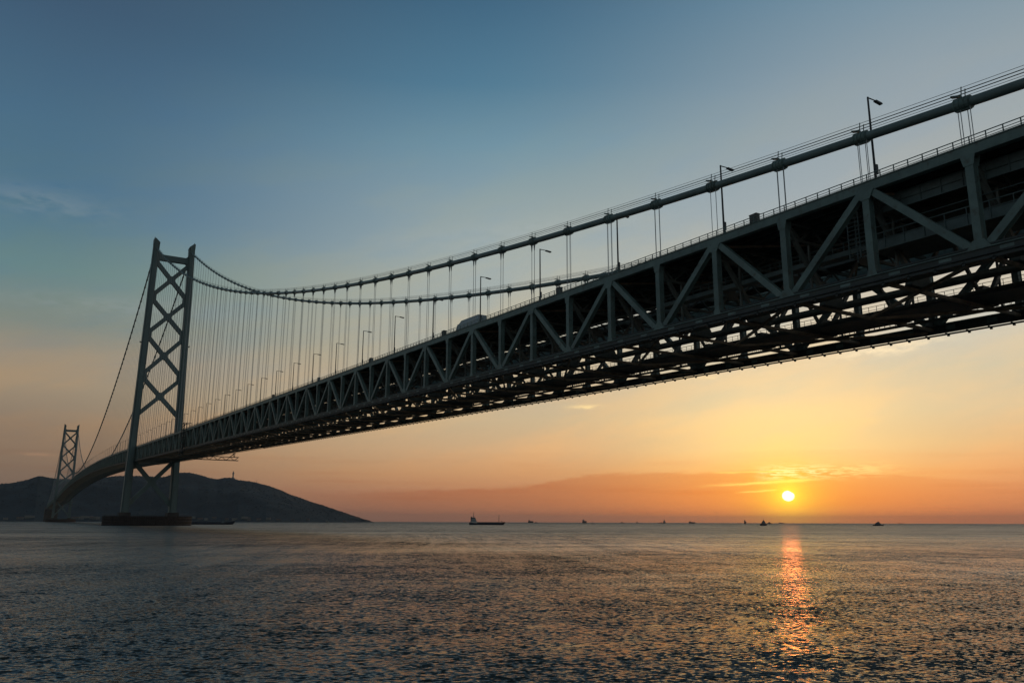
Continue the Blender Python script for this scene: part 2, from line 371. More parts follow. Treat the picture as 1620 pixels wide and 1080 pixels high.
ks = list(range(K0, int((YEND - Y0) / PAN)))
NEAR = 34                   # panels built with full detail
verts, diags, frames, laterals, struts = [], [], [], [], []
for side in (-1, 1):
    x = side * H
    tch, bch, flg = MB(), MB(), MB()
    for k in ks[:-1]:
        ya, yb = YK(k), YK(k + 1)
        tch.bar((x, ya, ztop(ya) + .25), (x, yb, ztop(yb) + .25), 1.0, 1.25)
        bch.bar((x, ya, zbot(ya) + .08), (x, yb, zbot(yb) + .08), 1.0, 1.05)
        if k < NEAR:
            # cover flanges of the box chords, and bolted splice plates
            for fr in (.30, .78):
                y_a, y_b = ya + PAN * fr - .8, ya + PAN * fr + .8
                tch.bar((x, y_a, ztop(y_a) + .25), (x, y_b, ztop(y_b) + .25), 1.05, 1.0)
                flg.bar((x, y_a, zbot(y_a) + .08), (x, y_b, zbot(y_b) + .08), 1.05, .8)
            tch.bar((x, ya, ztop(ya) + .92), (x, yb, ztop(yb) + .92), 1.25, .08)
            flg.bar((x, ya, zbot(ya) + .70), (x, yb, zbot(yb) + .70), 1.36, .14)
            bch.bar((x, ya, zbot(ya) - .49), (x, yb, zbot(yb) - .49), 1.3, .09)
    o = tch.build('top_chord', M['steel'], br)
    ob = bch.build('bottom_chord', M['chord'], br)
    flg.build('chord_flange', M['steel'], ob)
    # inspection rail and pipe run on the bottom chord
    rl = MB()
    for k in ks[:-1]:
        ya, yb = YK(k), YK(k + 1)
        if k < NEAR * 2:
            rl.bar((x + side * .45, ya, zbot(ya) + 1.02), (x + side * .45, yb, zbot(yb) + 1.02), .22, .22)
            rl.bar((x + side * .70, ya, zbot(ya) - .12), (x + side * .70, yb, zbot(yb) - .12), .2, .25)
            rl.bar((x + side * .95, ya, zbot(ya) - .72), (x + side * .95, yb, zbot(yb) - .72), .22, .25)
        if k < NEAR:
            for j in range(4):
                y = ya + PAN * (j + .5) / 4
                rl.bar((x + side * .45, y, zbot(y) + .70), (x + side * .45, y, zbot(y) + .95), .15, .15)
                rl.bar((x + side * 0.2, y, zbot(y) - .72), (x + side * 1.3, y, zbot(y) - .72), .26, .16)
                rl.bar((x + side * .95, y, zbot(y) - .82), (x + side * .95, y, zbot(y) - 1.1), .3, .34, (0, 1, 0))
    rl.build('gantry_rail', M['dark'], ob)
    for k in ks:
        y = YK(k); zt, zb = ztop(y), zbot(y); d = cdist(x, y, zb)
        b = MB()
        if k < NEAR:    # H-section column: web between two flanges, widening gussets at the ends
            b.bar((x, y, zb + .62), (x, y, zt - .38), .95, .80, (0, 1, 0))
            for s in (-1, 1):
                b.bar((x + s * .50, y, zb + .62), (x + s * .50, y, zt - .38), .06, 1.02, (0, 1, 0))
                if k % 2:
                    b.prism([(y - 1.35, zt - .38), (y + 1.35, zt - .38), (y + .7, zt - 1.55), (y - .7, zt - 1.55)], 'x', x + s * .50 - .035 + s * .06, x + s * .50 + .035 + s * .06)
                    b.prism([(y - .8, zb + .62), (y + .8, zb + .62), (y + .55, zb + 1.5), (y - .55, zb + 1.5)], 'x', x + s * .50 - .035 + s * .06, x + s * .50 + .035 + s * .06)
                else:
                    b.prism([(y - 1.5, zb + .62), (y + 1.5, zb + .62), (y + .7, zb + 1.8), (y - .7, zb + 1.8)], 'x', x + s * .50 - .035 + s * .06, x + s * .50 + .035 + s * .06)
                    b.prism([(y - .9, zt - .38), (y + .9, zt - .38), (y + .62, zt - 1.7), (y - .62, zt - 1.7)], 'x', x + s * .50 - .035 + s * .06, x + s * .50 + .035 + s * .06)
        else:
            b.bar((x, y, zb + .62), (x, y, zt - .38), .95, .95, (0, 1, 0))
        verts.append((d, b))
        if k % 2:
            for dk in (-1, 1):
                if k + dk not in ks: continue
                y2 = YK(k + dk); b = MB()
                pa = np.array((x, y + dk * .9, zt - .5)); pb = np.array((x, y2 - dk * .9, zbot(y2) + .9))
                b.bar(pa, pb, .86, .78, (1, 0, 0))
                if k < NEAR:
                    dd = (pb - pa) / np.linalg.norm(pb - pa)
                    nn = np.array((0, -dd[2], dd[1]))
                    for s in (-1, 1):
                        b.bar(pa + nn * s * .42, pb + nn * s * .42, .07, 1.0, (1, 0, 0)) if False else b.bar(pa + np.array((s * .42, 0, 0)), pb + np.array((s * .42, 0, 0)), .98, .06, (1, 0, 0))
                diags.append((d + .1, b))
split_parts('truss_vertical', verts, M['steel'], br)
split_parts('truss_diagonal', diags, M['steel'], br)

# cross frames inside the truss: top floor truss, W bracing, bottom strut
for k in ks:
    y = YK(k); zt, zb = ztop(y), zbot(y); b = MB(); X = H - .5
    b.bar((-X, y, zt - .15), (X, y, zt - .15), .5, .55)
    b.bar((-X, y, zt - 2.9), (X, y, zt - 2.9), .45, .45)
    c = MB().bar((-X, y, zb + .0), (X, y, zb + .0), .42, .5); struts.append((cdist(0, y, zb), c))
    if k < NEAR * 2:
        n = 12
        for j in range(n):
            xa, xb = -X + 2 * X * j / n, -X + 2 * X * (j + 1) / n
            za, zc_ = (zt - .4, zt - 2.7) if j % 2 == 0 else (zt - 2.7, zt - .4)
            b.bar((xa, y, za), (xb, y, zc_), .24, .28)
    for s in (-1, 1):
        b.bar((s * X, y, zt - 1.2), (s * 8.4, y, zb + .5), .62, .62, (0, 1, 0))
        b.bar((s * 8.0, y, zb + .5), (s * 0.4, y, zt - 2.9), .46, .46, (0, 1, 0))
        if k < NEAR:
            b.prism([(s * 5.6, zb + .45), (s * 10.6, zb + .45), (s * 9.6, zb + 3.1), (s * 7.0, zb + 3.1)], 'y', y - .55, y + .55)
            b.prism([(s * X, zb + .45), (s * (X - 1.8), zb + .45), (s * X, zb + 2.4)], 'y', y - .30, y + .30)
            b.bar((s * 12.6, y, zb + .45), (s * 12.6, y, zt - 3.1), .3, .3, (0, 1, 0))
    if k < NEAR:
        b.prism([(-1.6, zt - 3.1), (1.6, zt - 3.1), (1.0, zt - 4.4), (-1.0, zt - 4.4)], 'y', y - .30, y + .30)
    frames.append((cdist(0, y, zb), b))
    if k % 2 == 0 and k + 2 in ks:
        y2 = YK(k + 2)
        for s in (-1, 1):
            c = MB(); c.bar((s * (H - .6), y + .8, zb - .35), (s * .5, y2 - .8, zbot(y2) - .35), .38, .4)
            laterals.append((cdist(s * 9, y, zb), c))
    if k % 2 == 0 and k + 1 in ks and k < NEAR * 2:
        y1 = YK(k + 1)
        for s in (-1, 1):
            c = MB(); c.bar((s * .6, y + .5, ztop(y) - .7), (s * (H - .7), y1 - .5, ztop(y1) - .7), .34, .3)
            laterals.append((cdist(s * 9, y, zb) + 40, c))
split_parts('bottom_strut', struts, M['glow_tan'], br, rest_mat=M['steel_in'], limit=60)
split_parts('cross_frame', frames, M['steel_in'], br)
split_parts('lateral_brace', laterals, M['glow_tan'], br, rest_mat=M['steel_in'], limit=70)

# road deck: slabs, stringers, grating slots
def ribbon(mb, x0, x1, zo, th, fn=ztop, ka=K0, kb=None, step=1):
    kb = kb if kb is not None else ks[-1]
    for k in range(ka, kb, step):
        ya, yb = YK(k), YK(min(k + step, kb))
        xm = (x0 + x1) / 2
        mb.bar((xm, ya, fn(ya) + zo), (xm, yb, fn(yb) + zo), abs(x1 - x0), th)
deck = MB()
for x0, x1 in ((-17.0, 6.4), (9.2, 14.6)):
    ribbon(deck, x0, x1, 1.05, .30)
dk = deck.build('road_deck', M['asphalt'], br)
st_ = MB()
for xs in (-16.4, -14, -11.6, -9.2, -6.8, -4.4, -2.0, .4, 2.8, 5.2, 9.6, 11.8, 13.5):
    ribbon(st_, xs - .12, xs + .12, .50, .72)
st_.build('stringer', M['steel_in'], br)
gr = MB()
for k in range(K0, 60):
    for j in range(7):
        y = YK(k) + PAN * (j + .3) / 7
        gr.bar((6.3, y, ztop(y) + 1.02), (9.3, y, ztop(y) + 1.02), .14, .12)
        if j % 2 == 0: gr.bar((14.5, y, ztop(y) + .9), (17.3, y, ztop(y) + .9), .35, .3)
ribbon(gr, 6.35, 6.45, 1.02, .2, kb=60); ribbon(gr, 14.55, 14.65, .95, .25, kb=60)
gr.build('deck_grating', M['dark'], dk)
for xa_, xb_, zo_, th_ in ((-17.25, -16.75, 1.32, .45), (17.0, 17.3, 1.15, .3)):
    curb = MB(); ribbon(curb, xa_, xb_, zo_, th_); curb.build('kerb', M['steel'], dk)
for side in (-1, 1):
    r_ = MB(); x = side * 17.35
    for zo, th in ((2.35, .10), (1.92, .055), (1.60, .055)):
        ribbon(r_, x - .05, x + .05, zo, th)
    yy = YK(K0)
    while yy < 1500:
        z = ztop(yy); r_.bar((x, yy, z + .85), (x, yy, z + 2.35), .10, .12, (0, 1, 0)); yy += 2.03 if yy < 700 else 4.06
    r_.build('railing', M['steel'], dk)
# traffic barrier along the median
md = MB(); ribbon(md, -.15, .15, 1.75, .9); md.build('median_barrier', M['steel_in'], dk)

# service decks and pipes inside the truss
def walkway(name, x0, x1, zo, th, ka, kb, rails=(0, 1), rh=1.1, mesh=True, material=None, posts=7, y_clip=None):
    w_ = MB()
    ribbon(w_, x0, x1, zo, th, zbot, ka, kb)
    o = w_.build(name, material or M['steel_in'], br)
    q = MB()
    for i in rails:
        x = (x0, x1)[i]
        for hh in ((rh, .07), (rh * .55, .05)) + (((rh * .25, .04),) if mesh else ()):
            ribbon(q, x - .03, x + .03, zo + th / 2 + hh[0], hh[1], zbot, ka, kb)
        for k in range(ka, kb):
            for j in range(posts):
                y = YK(k) + PAN * j / posts; z = zbot(y) + zo + th / 2
                q.bar((x, y, z), (x, y, z + rh), .06, .06, (0, 1, 0))
    q.build('railing', M['steel_in'], o)
    return o
walkway('service_deck', 2.6, 10.4, .75, .35, K0, 60, (0, 1), 1.3, True, M['dark'], 10)
walkway('service_walkway', 13.2, 14.8, .95, .12, K0, 60, (0, 1), 1.5, True, None, 14)
walkway('service_walkway', -16.5, -11.2, .85, .15, K0, 60, (1,), 1.1, True, None, 7)
pp = MB()
for xs, zo, r in ((-3.4, 1.9, .42), (-1.9, 1.75, .25), (4.4, 1.6, .28), (-7.2, 8.9, .2), (11.8, 2.6, .3)):
    pp.tube([(xs, YK(k), zbot(YK(k)) + zo) for k in range(K0, 62)], r, 8)
pp.build('service_pipe', M['steel_in'], br, True)

# promenade box hung inside the near end, and the open gallery that leads on from it
def at_top(x, y, dz_): return (x, y, ztop(y) + dz_)
ya, yb = 8.0, 121.5
def strip(mb, x, dz_, h_, w_, a=ya, b=yb):
    mb.bar(at_top(x, a, dz_), at_top(x, b, dz_), w_, h_)
pr = MB(); strip(pr, -11.0, -7.45, .3, 7.6); strip(pr, -11.0, -.75, .25, 7.6)
pr.bar(at_top(-7.1, ya, -4.1), at_top(-7.1, yb, -4.1), .15, 6.4)
prom = pr.build('promenade', M['steel_in'], br)
q = MB(); strip(q, -15.0, -1.20, 1.0, .12); strip(q, -14.96, -2.25, .95, .1); strip(q, -15.0, -7.15, 1.3, .12)
q.bar(at_top(-11, yb + .06, -5.2), at_top(-11, yb + .06, -2.9), 7.7, .1, (0, 1, 0))
q.build('wall_panel', M['galv'], prom)
q = MB()
for dz_, h_ in ((-.66, .09), (-1.72, .08), (-2.78, .14), (-4.6, .07), (-5.55, .12), (-6.45, .10), (-7.85, .12)): strip(q, -15.1, dz_, h_, .14)
yy = ya
while yy <= yb + .1:
    for a_, b_ in ((-.7, -2.8), (-5.5, -7.85)):
        q.bar(at_top(-15.12, yy, a_), at_top(-15.12, yy, b_), .12, .1, (0, 1, 0))
    yy += 2.84
q.build('panel_frame', M['galv'], prom)
for i in range(16):
    y = 118.5 - i * 3.1
    b = MB(); b.box(-11.7, -11.4, y - .09, y + .09, ztop(y) - 1.06, ztop(y) - .95)
    b.build('ceiling_lamp', M['lit'], prom)
# stair scaffold at the promenade's end
q = MB()
for xx in (-15.0, -13.2):
    for y in (122.6, 124.4):
        q.bar((xx, y, ztop(y) - .6), (xx, y, ztop(y) - 8.2), .14, .14, (0, 1, 0))
for i in range(12):
    z = -1.0 - i * .6
    q.bar(at_top(-15.0, 122.6, z), at_top(-15.0, 124.4, z), .09, .08)
    q.bar(at_top(-13.2, 122.6, z), at_top(-13.2, 124.4, z), .09, .08)
q.build('stair_scaffold', M['galv'], br)
q = MB(); ga, gb = 118.0, 169.0
q.bar(at_top(-11.2, ga, -5.6), at_top(-11.2, gb, -5.6), .14, .75); q.bar(at_top(-10.2, ga, -5.9), at_top(-10.2, gb, -5.9), 1.9, .12)
gal = q.build('access_gallery', M['galv'], br)
q = MB()
for dz_ in (-3.95, -4.6): q.bar(at_top(-11.25, ga, dz_), at_top(-11.25, gb, dz_), .08, .08)
yy = ga
while yy < gb:
    q.bar(at_top(-11.25, yy, -5.2), at_top(-11.25, yy, -3.95), .12, .1, (0, 1, 0)); yy += 2.0
q.build('railing', M['galv'], gal)

# main cables, bands, hand ropes, hangers
hang = []
for side in (-1, 1):
    x = side * H
    pts = [(x, y, zcable(y)) for y in list(np.linspace(YK(K0), T1, 70)) + list(np.linspace(T1, T2, 121))[1:] + list(np.linspace(T2, YEND, 50))[1:]]
    cb_ = MB().tube(pts, .62, 16).build('main_cable', M['cable'], br, True)
    bands = []; hr = MB()
    ykk = [YK(k) for k in ks if 20 < YK(k) < T1 - 8] + list(np.arange(T1 + 16, T2 - 10, PAN)) + list(np.arange(T2 + 16, YEND - 40, PAN))
    prev = None
    for n_, y in enumerate(ykk):
        z = zcable(y); sl_ = (zcable(y + 1) - z); t = np.array((0, 1, sl_)) / math.hypot(1, sl_)
        nrm = np.array((0, -t[2], t[1]))
        c = np.array((x, y, z)); b = MB(); near = y < 420
        b.tube([c - t * 1.05, c + t * 1.05], .76 if near else 1.0, 14 if near else 8)
        if near:
            for u in (-.85, -.3, .3, .85):
                b.tube([c + t * (u - .09), c + t * (u + .09)], .85, 14)
            b.bar(c + t * -.9 + (0, 0, -.72), c + t * .9 + (0, 0, -.72), .4, .35)
            b.bar(c + t * -.9 + nrm * .8, c + t * .9 + nrm * .8, .3, .2)
            b.bar(c + t * .3 + nrm * 1.1, c + t * 1.5 + nrm * 1.35, .5, .22)
        if y < 1200 or near:
            for s in (-1, 1):
                b.bar(c + nrm * .6 + (s * .42, 0, 0), c + nrm * 2.1 + (s * .42, 0, 0), .09, .09, (0, 1, 0))
        else:
            b.bar(c, c + nrm * 1.9, .5, .5, (0, 1, 0))
        bands.append((cdist(x, y, z), b))
        if prev is not None and y < 1500 and y - prev[1] < 40:
            for s in (-1, 1):
                for hh in (1.15, 1.5, 1.98):
                    p = prev[0] + prev[2] * hh + np.array((s * .42, 0, 0)); q_ = c + nrm * hh + np.array((s * .42, 0, 0))
                    hr.bar(p, q_, .045, .045)
        prev = (c, y, nrm)
        zt = ztop(y) + .8; b = MB(); zh = z - .75
        if zh > zt + .6:
            if y < YK(6) + 1:
                for dy_, dx_ in ((-.95, -.35), (-.25, .35), (.25, -.35), (.95, .35)):
                    b.tube([(x + dx_, y + dy_, zt), (x + dx_, y + dy_, zh)], .048, 6)
            else:
                r_ = .06
                for dy_ in (-.55, .55):
                    b.tube([(x, y + dy_, zt), (x, y + dy_, zh)], r_, 5, False)
                    if y < 460: b.tube([(x, y + dy_, zh - 1.6), (x, y + dy_, zh)], [.09, .26], 6)
            hang.append((cdist(x, y, z), b))
    split_parts('cable_band', bands, M['dark'] if False else M['steel'], cb_, 100)
    hr.build('hand_rope', M['dark'], cb_)
split_parts('hanger', hang, M['rope'], br)

# towers
def legx(z, side):
    t = (z - 9) / 288.0; return side * (22.3 - (22.3 - 17.75) * t)
def tower(ty):
    XZ = [(276.0, 235.0), (235.0, 194.5), (194.5, 151.0), (151.0, 109.0)]
    for side in (-1, 1):
        b = MB(); zs = [9, 40, 75, 110, 150, 200, 250, 293]
        for za, zb_ in zip(zs[:-1], zs[1:]):
            wa, wb = 6.9 - 1.0 * (za - 9) / 288, 6.9 - 1.0 * (zb_ - 9) / 288
            ha, hb_ = 14.5 - 4.0 * (za - 9) / 288, 14.5 - 4.0 * (zb_ - 9) / 288
            # cruciform shaft: a deep plate box crossed by a wide one
            for (fa, fb) in ((.62, 1.0), (1.0, .70)):
                p = np.array((legx(za, side), ty, za)); q_ = np.array((legx(zb_, side), ty, zb_))
                b.bar(p, q_, wa * fa, ha * fb, (0, 1, 0), wb * fa, hb_ * fb)
        # joint collars between shaft segments
        for z in np.arange(30, 290, 19.0):
            wa, ha = 6.9 - 1.0 * (z - 9) / 288, 14.5 - 4.0 * (z - 9) / 288
            b.box(legx(z, side) - wa * .5 - .08, legx(z, side) + wa * .5 + .08, ty - ha * .35 - .08, ty + ha * .35 + .08, z - .2, z + .2)
        leg = b.build('tower_leg', M['tower'], br)
        c = MB(); xo = legx(293, side)
        pl = [(xo - side * 3.0, 293.0), (xo + side * 3.0, 293.0), (xo + side * 3.0, 298.6), (xo + side * 1.2, 298.6), (xo - side * 3.0, 294.6)]
        c.prism(pl, 'y', ty - 5.0, ty + 5.0)
        c.box(xo + side * 2.2 - .25, xo + side * 2.2 + .25, ty - 1, ty - .5, 298.6, 301.0)
        c.build('saddle_cover', M['tower'], leg)
        c = MB(); c.box(legx(10, side) - 5.2, legx(10, side) + 5.2, ty - 9.2, ty + 9.2, 8.9, 12.6)
        c.build('leg_footing', M['concrete'], leg)
        if ty == T1:
            c = MB(); xs_ = legx(186, side) + side * 3.9
            c.box(xs_ - .9, xs_ + .9, ty - 3, ty + 1, 185, 185.4); c.box(xs_ + side * .8 - .06, xs_ + side * .8 + .06, ty - 3, ty + 1, 185.4, 186.6)
            c.build('access_balcony', M['dark'], leg)
    def brace(zt_, zb_):
        b = MB(); W = 4.1; dpt = 4.2
        xa, xb = legx(zt_, 1) - 2.2, legx(zb_, 1) - 2.2
        zc_ = zb_ + (zt_ - zb_) * xb / (xa + xb)
        for s in (-1, 1):
            b.bar((-s * xa, ty + .004 * s, zt_), (s * xb, ty + .004 * s, zb_), dpt + .006 * s, W, (0, 0, 1))
        # rounded gusset block where the arms cross
        r = 4.0; pl = [(r * math.cos(math.radians(a)) * 1.0, zc_ + r * math.sin(math.radians(a))) for a in range(0, 360, 30)]
        b.prism(pl, 'y', ty - dpt / 2 - .05, ty + dpt / 2 + .05)
        return b.build('cross_brace', M['tower'], br)
    for a, c_ in XZ: brace(a - 2.2, c_ + 2.2)
    brace(64.0, 20.0)
    for z_ in (235.0, 194.5, 151.0):      # leg gussets between neighbouring X panels
        b = MB()
        for s in (-1, 1):
            xi = legx(z_, s) - s * 2.0
            b.prism([(xi, z_ - 9), (xi, z_ + 9), (xi - s * 3.6, z_ + 3), (xi - s * 3.6, z_ - 3)], 'y', ty - 2.0, ty + 2.0)
        b.build('leg_gusset', M['tower'], br)
    b = MB(); xp = legx(285, 1) - 2.5
    b.box(-xp, xp, ty - 2.3, ty + 2.3, 276.0, 282.2)
    for s in (-1, 1): b.prism([(s * xp, 276.0), (s * (xp - 3), 276.0), (s * xp, 273)], 'y', ty - 2.1, ty + 2.1)
    b.prism([(-xp + 3, 282.2), (-xp, 285), (-xp, 282.2)], 'y', ty - 2.1, ty + 2.1); b.prism([(xp - 3, 282.2), (xp, 285), (xp, 282.2)], 'y', ty - 2.1, ty + 2.1)
    b.build('portal_beam', M['tower'], br)
    # round caisson with vertical fender ribs
    R = 40.5; b = MB(); b.prism([(R * math.cos(2 * math.pi * i / 96), ty + R * math.sin(2 * math.pi * i / 96)) for i in range(96)], 'z', -6, 8.95)
    pier = b.build('pier', M['concrete'], br)
    b = MB()
    for i in range(128):
        a = 2 * math.pi * i / 128; c_, s_ = math.cos(a), math.sin(a)
        zt_ = 8.6 + .5 * rng.random()
        b.bar(((R + .45) * c_, ty + (R + .45) * s_, -3), ((R + .45) * c_, ty + (R + .45) * s_, zt_), 1.0, .8, (c_, s_, 0))
    for z in (1.2, 4.0, 7.0):
        pts = [((R + .6) * math.cos(2 * math.pi * i / 64), ty + (R + .6) * math.sin(2 * math.pi * i / 64), z) for i in range(65)]
        b.tube(pts, .45, 6)
    b.build('fender', M['rust'], pier)
    b = MB()
    for i in range(96):
        a0, a1 = 2 * math.pi * i / 96, 2 * math.pi * (i + 1) / 96; R2 = R - .5
        p = (R2 * math.cos(a0), ty + R2 * math.sin(a0)); q_ = (R2 * math.cos(a1), ty + R2 * math.sin(a1))
        b.bar((*p, 8.9), (*p, 10.1), .08, .08, (0, 1, 0)); b.bar((*p, 10.1), (*q_, 10.1), .08, .08); b.bar((*p, 9.5), (*q_, 9.5), .05, .05)
    b.build('railing', M['dark'], pier)
tower(T1); tower(T2)
# far anchorage block on the island shore
b = MB(); b.prism([(3890, -6), (3975, -6), (3975, 60), (3930, 60), (3890, 46)], 'x', -24, 24)
b.build('anchorage', M['concrete'], br)

# ------------------------------------------------------------ things on and around the deck
def lamp_proto():
    t = thing('street_lamp', '', 'street lamp', group='street lamps along the near edge of the bridge deck')
    b = MB().tube([(0, 0, 0), (0, 0, 4), (0, 0, 12.9)], [.19, .16, .13], 8); b.bar((0, 0, 0), (0, 0, .5), .5, .5, (0, 1, 0))
    p = b.build('pole', M['lamp'], t)
    h = MB().box(-.18, .18, -.42, -.14, 1.2, 2.6).build('junction_box', M['lamp'], p)
    a = MB().tube([(0, 0, 12.8), (1.5, 0, 12.82), (2.2, 0, 12.72)], [.09, .08, .07], 6).build('arm', M['lamp'], t)
    c = MB().prism([(1.5, 12.66), (2.9, 12.5), (3.05, 12.6), (2.9, 12.78), (1.6, 12.88)], 'y', -.22, .22).build('lamp_head', M['lamp'], t)
    KIDS[t.name] = [p, a, c]; KIDS[p.name] = [h]
    return t
LX = -16.2
lp = lamp_proto(); first = True
ordw = ['first', 'second', 'third', 'fourth', 'fifth', 'sixth', 'seventh', 'eighth', 'ninth', 'tenth', 'eleventh', 'twelfth', 'thirteenth', 'fourteenth', 'fifteenth', 'sixteenth']
n = 0
for k in range(1, 199, 2):
    y = YK(k) - .5
    if abs(y - T1) < 10 or abs(y - T2) < 10: continue
    loc = (LX, y, ztop(y) + 1.2)
    if n == 0: lab = 'tallest single arm street lamp nearest the right edge, rising above the thick main cable'
    elif n < 16: lab = 'single arm street lamp on the bridge railing, %s from the right' % ordw[n]
    elif y < T1: lab = 'one of the small street lamps between mid bridge and the near tower'
    else: lab = 'one of the tiny street lamps in the row seen beyond the near tower'
    if first: lp.location = loc; lp['label'] = lab; first = False
    else: dup(lp, loc, 0, lab)
    n += 1

cabp = thing('equipment_cabinet', '', 'cabinet', group='grey equipment cabinets on the bridge railing')
a = MB().box(-.4, .4, -.72, .72, 0, 1.35).build('body', M['cabinet'], cabp)
b = MB().box(-.46, .46, -.78, .78, 1.35, 1.43).build('lid', M['cabinet'], cabp)
c = MB()
for s in (-.35, .35): c.box(-.44, -.41, s - .31, s + .31, .12, 1.25)
c = c.build('door', M['cabinet'], cabp)
KIDS[cabp.name] = [a, b, c]
first = True
labs = ['large grey cabinet on the railing between the two rightmost street lamps', 'grey cabinet on the railing, second from the right of the row', 'small grey cabinet on the railing to the left of the pale truck',
        'small cabinet on the railing left of centre, fourth cabinet from the right', 'tiny cabinet on the railing, fifth from the right', 'tiny cabinet on the railing, sixth from the right']
for i, yk in enumerate((2.45, 6.35, 10.35, 14.25, 18.2, 23.0)):
    y = YK(yk); loc = (-16.9, y, ztop(y) + 1.45)
    if first: cabp.location = loc; cabp['label'] = labs[i]; first = False
    else: dup(cabp, loc, 0, labs[i])

# truck with a box body and a wind deflector, heading away along the near lane
ty_ = 241.0
tk = thing('delivery_truck', 'pale blue grey box truck driving along the bridge deck behind the railing', 'truck', (-13.6, ty_, ztop(ty_) + 1.22))
tk.rotation_euler = (math.atan(.0325), 0, 0)
b = MB(); b.prism([(-5.2, 1.1), (5.0, 1.1), (5.0, 3.4), (4.6, 3.65), (-5.2, 3.65)], 'x', -1.22, 1.22); b.build('cargo_box', M['truck'], tk)
cb = MB().prism([(5.15, .6), (7.6, .6), (7.55, 1.8), (6.9, 2.9), (5.15, 3.1)], 'x', -1.2, 1.2).build('cab', M['truck'], tk)
MB().prism([(7.56, 1.92), (7.02, 2.86), (6.98, 2.84), (7.50, 1.90)], 'x', -1.0, 1.0).build('windscreen', M['glass'], cb)
MB().prism([(5.2, 3.12), (6.6, 3.0), (5.2, 3.55)], 'x', -1.0, 1.0).build('wind_deflector', M['truck'], cb)
MB().box(-.9, .9, -5.1, 7.3, .65, 1.08).build('chassis', M['dark'], tk)
for y in (-4.0, -2.8, 6.2):
    for s in (-1, 1):
        MB().tube([(s * 1.2, y, .5), (s * .88, y, .5)], .5, 14).build('wheel', M['tyre'], tk)
tk.rotation_euler = (math.atan(.0325), 0, 0)

# maintenance gantry slung under the deck before the near tower
gy = 674.0; zb = zbot(gy)
gt = thing('inspection_gantry', 'triangulated steel inspection gantry slung beneath the deck right of the near tower', 'gantry', (0, gy, zb))
b = MB(); X0, X1 = -19.0, 22.0
for yy in (-1.3, 1.3):
    for zz in (-6.2, -3.7): b.bar((X0, yy, zz), (X1, yy, zz), .3, .3)
    n_ = 14
    for i in range(n_):
        xa = X0 + (X1 - X0) * i / n_; xb = X0 + (X1 - X0) * (i + 1) / n_
        za, zc_ = (-6.2, -3.7) if i % 2 else (-3.7, -6.2)
        b.bar((xa, yy, za), (xb, yy, zc_), .2, .2)
b.build('girder', M['steel_in'], gt)
b = MB(); b.box(X0, X1, -1.1, 1.1, -6.0, -5.9); b.build('platform', M['steel_in'], gt)
for s in (-1, 1):
    b = MB()
    for yy in (-1.2, 1.2):
        b.bar((s * 18.9, yy, -3.6), (s * 18.9, yy * 2, -1.0), .35, .35, (0, 1, 0)); b.bar((s * 16.0, yy, -3.6), (s * 18.9, yy * 2, -1.0), .3, .3, (0, 1, 0))
    b.bar((s * 18.9, -2.6, -.98), (s * 18.9, 2.6, -.98), .5, .4); b.build('hanger_bogie', M['dark'], gt)
# travelling maintenance cage clasping the near face by the tower
cy_ = 655.0
cg = thing('maintenance_cage', 'dark steel maintenance cage clasping the truss side just right of the near tower', 'gantry', (-H, cy_, ztop(cy_)))
b = MB()
for yy in (-4, 4):
    for xx in (-3.2, -1.6): b.bar((xx, yy, -15.2), (xx, yy, 4.6), .35, .35, (0, 1, 0))
    b.bar((-3.2, yy, 4.4), (1.8, yy, 4.4), .35, .35); b.bar((1.8, yy, 4.4), (1.8, yy, 2.6), .3, .3, (0, 1, 0))
    b.bar((-3.2, yy, 1.6), (-1.6, yy, 4.4), .25, .25, (0, 1, 0))
for zz in (-15, -10, -5, 0, 4.4):
    b.bar((-3.2, -4, zz), (-3.2, 4, zz), .3, .3)
b.bar((-3.2, -4, -15), (-3.2, 4, -10), .22, .22); b.bar((-3.2, 4, -10), (-3.2, -4, -5), .22, .22); b.bar((-3.2, -4, -5), (-3.2, 4, 0), .22, .22)
b.build('frame', M['dark'], cg)
b = MB()
for zz in (-15, -10, -5, 0): b.box(-3.2, -1.6, -4, 4, zz - .2, zz - .1)
b.build('platform', M['dark'], cg)

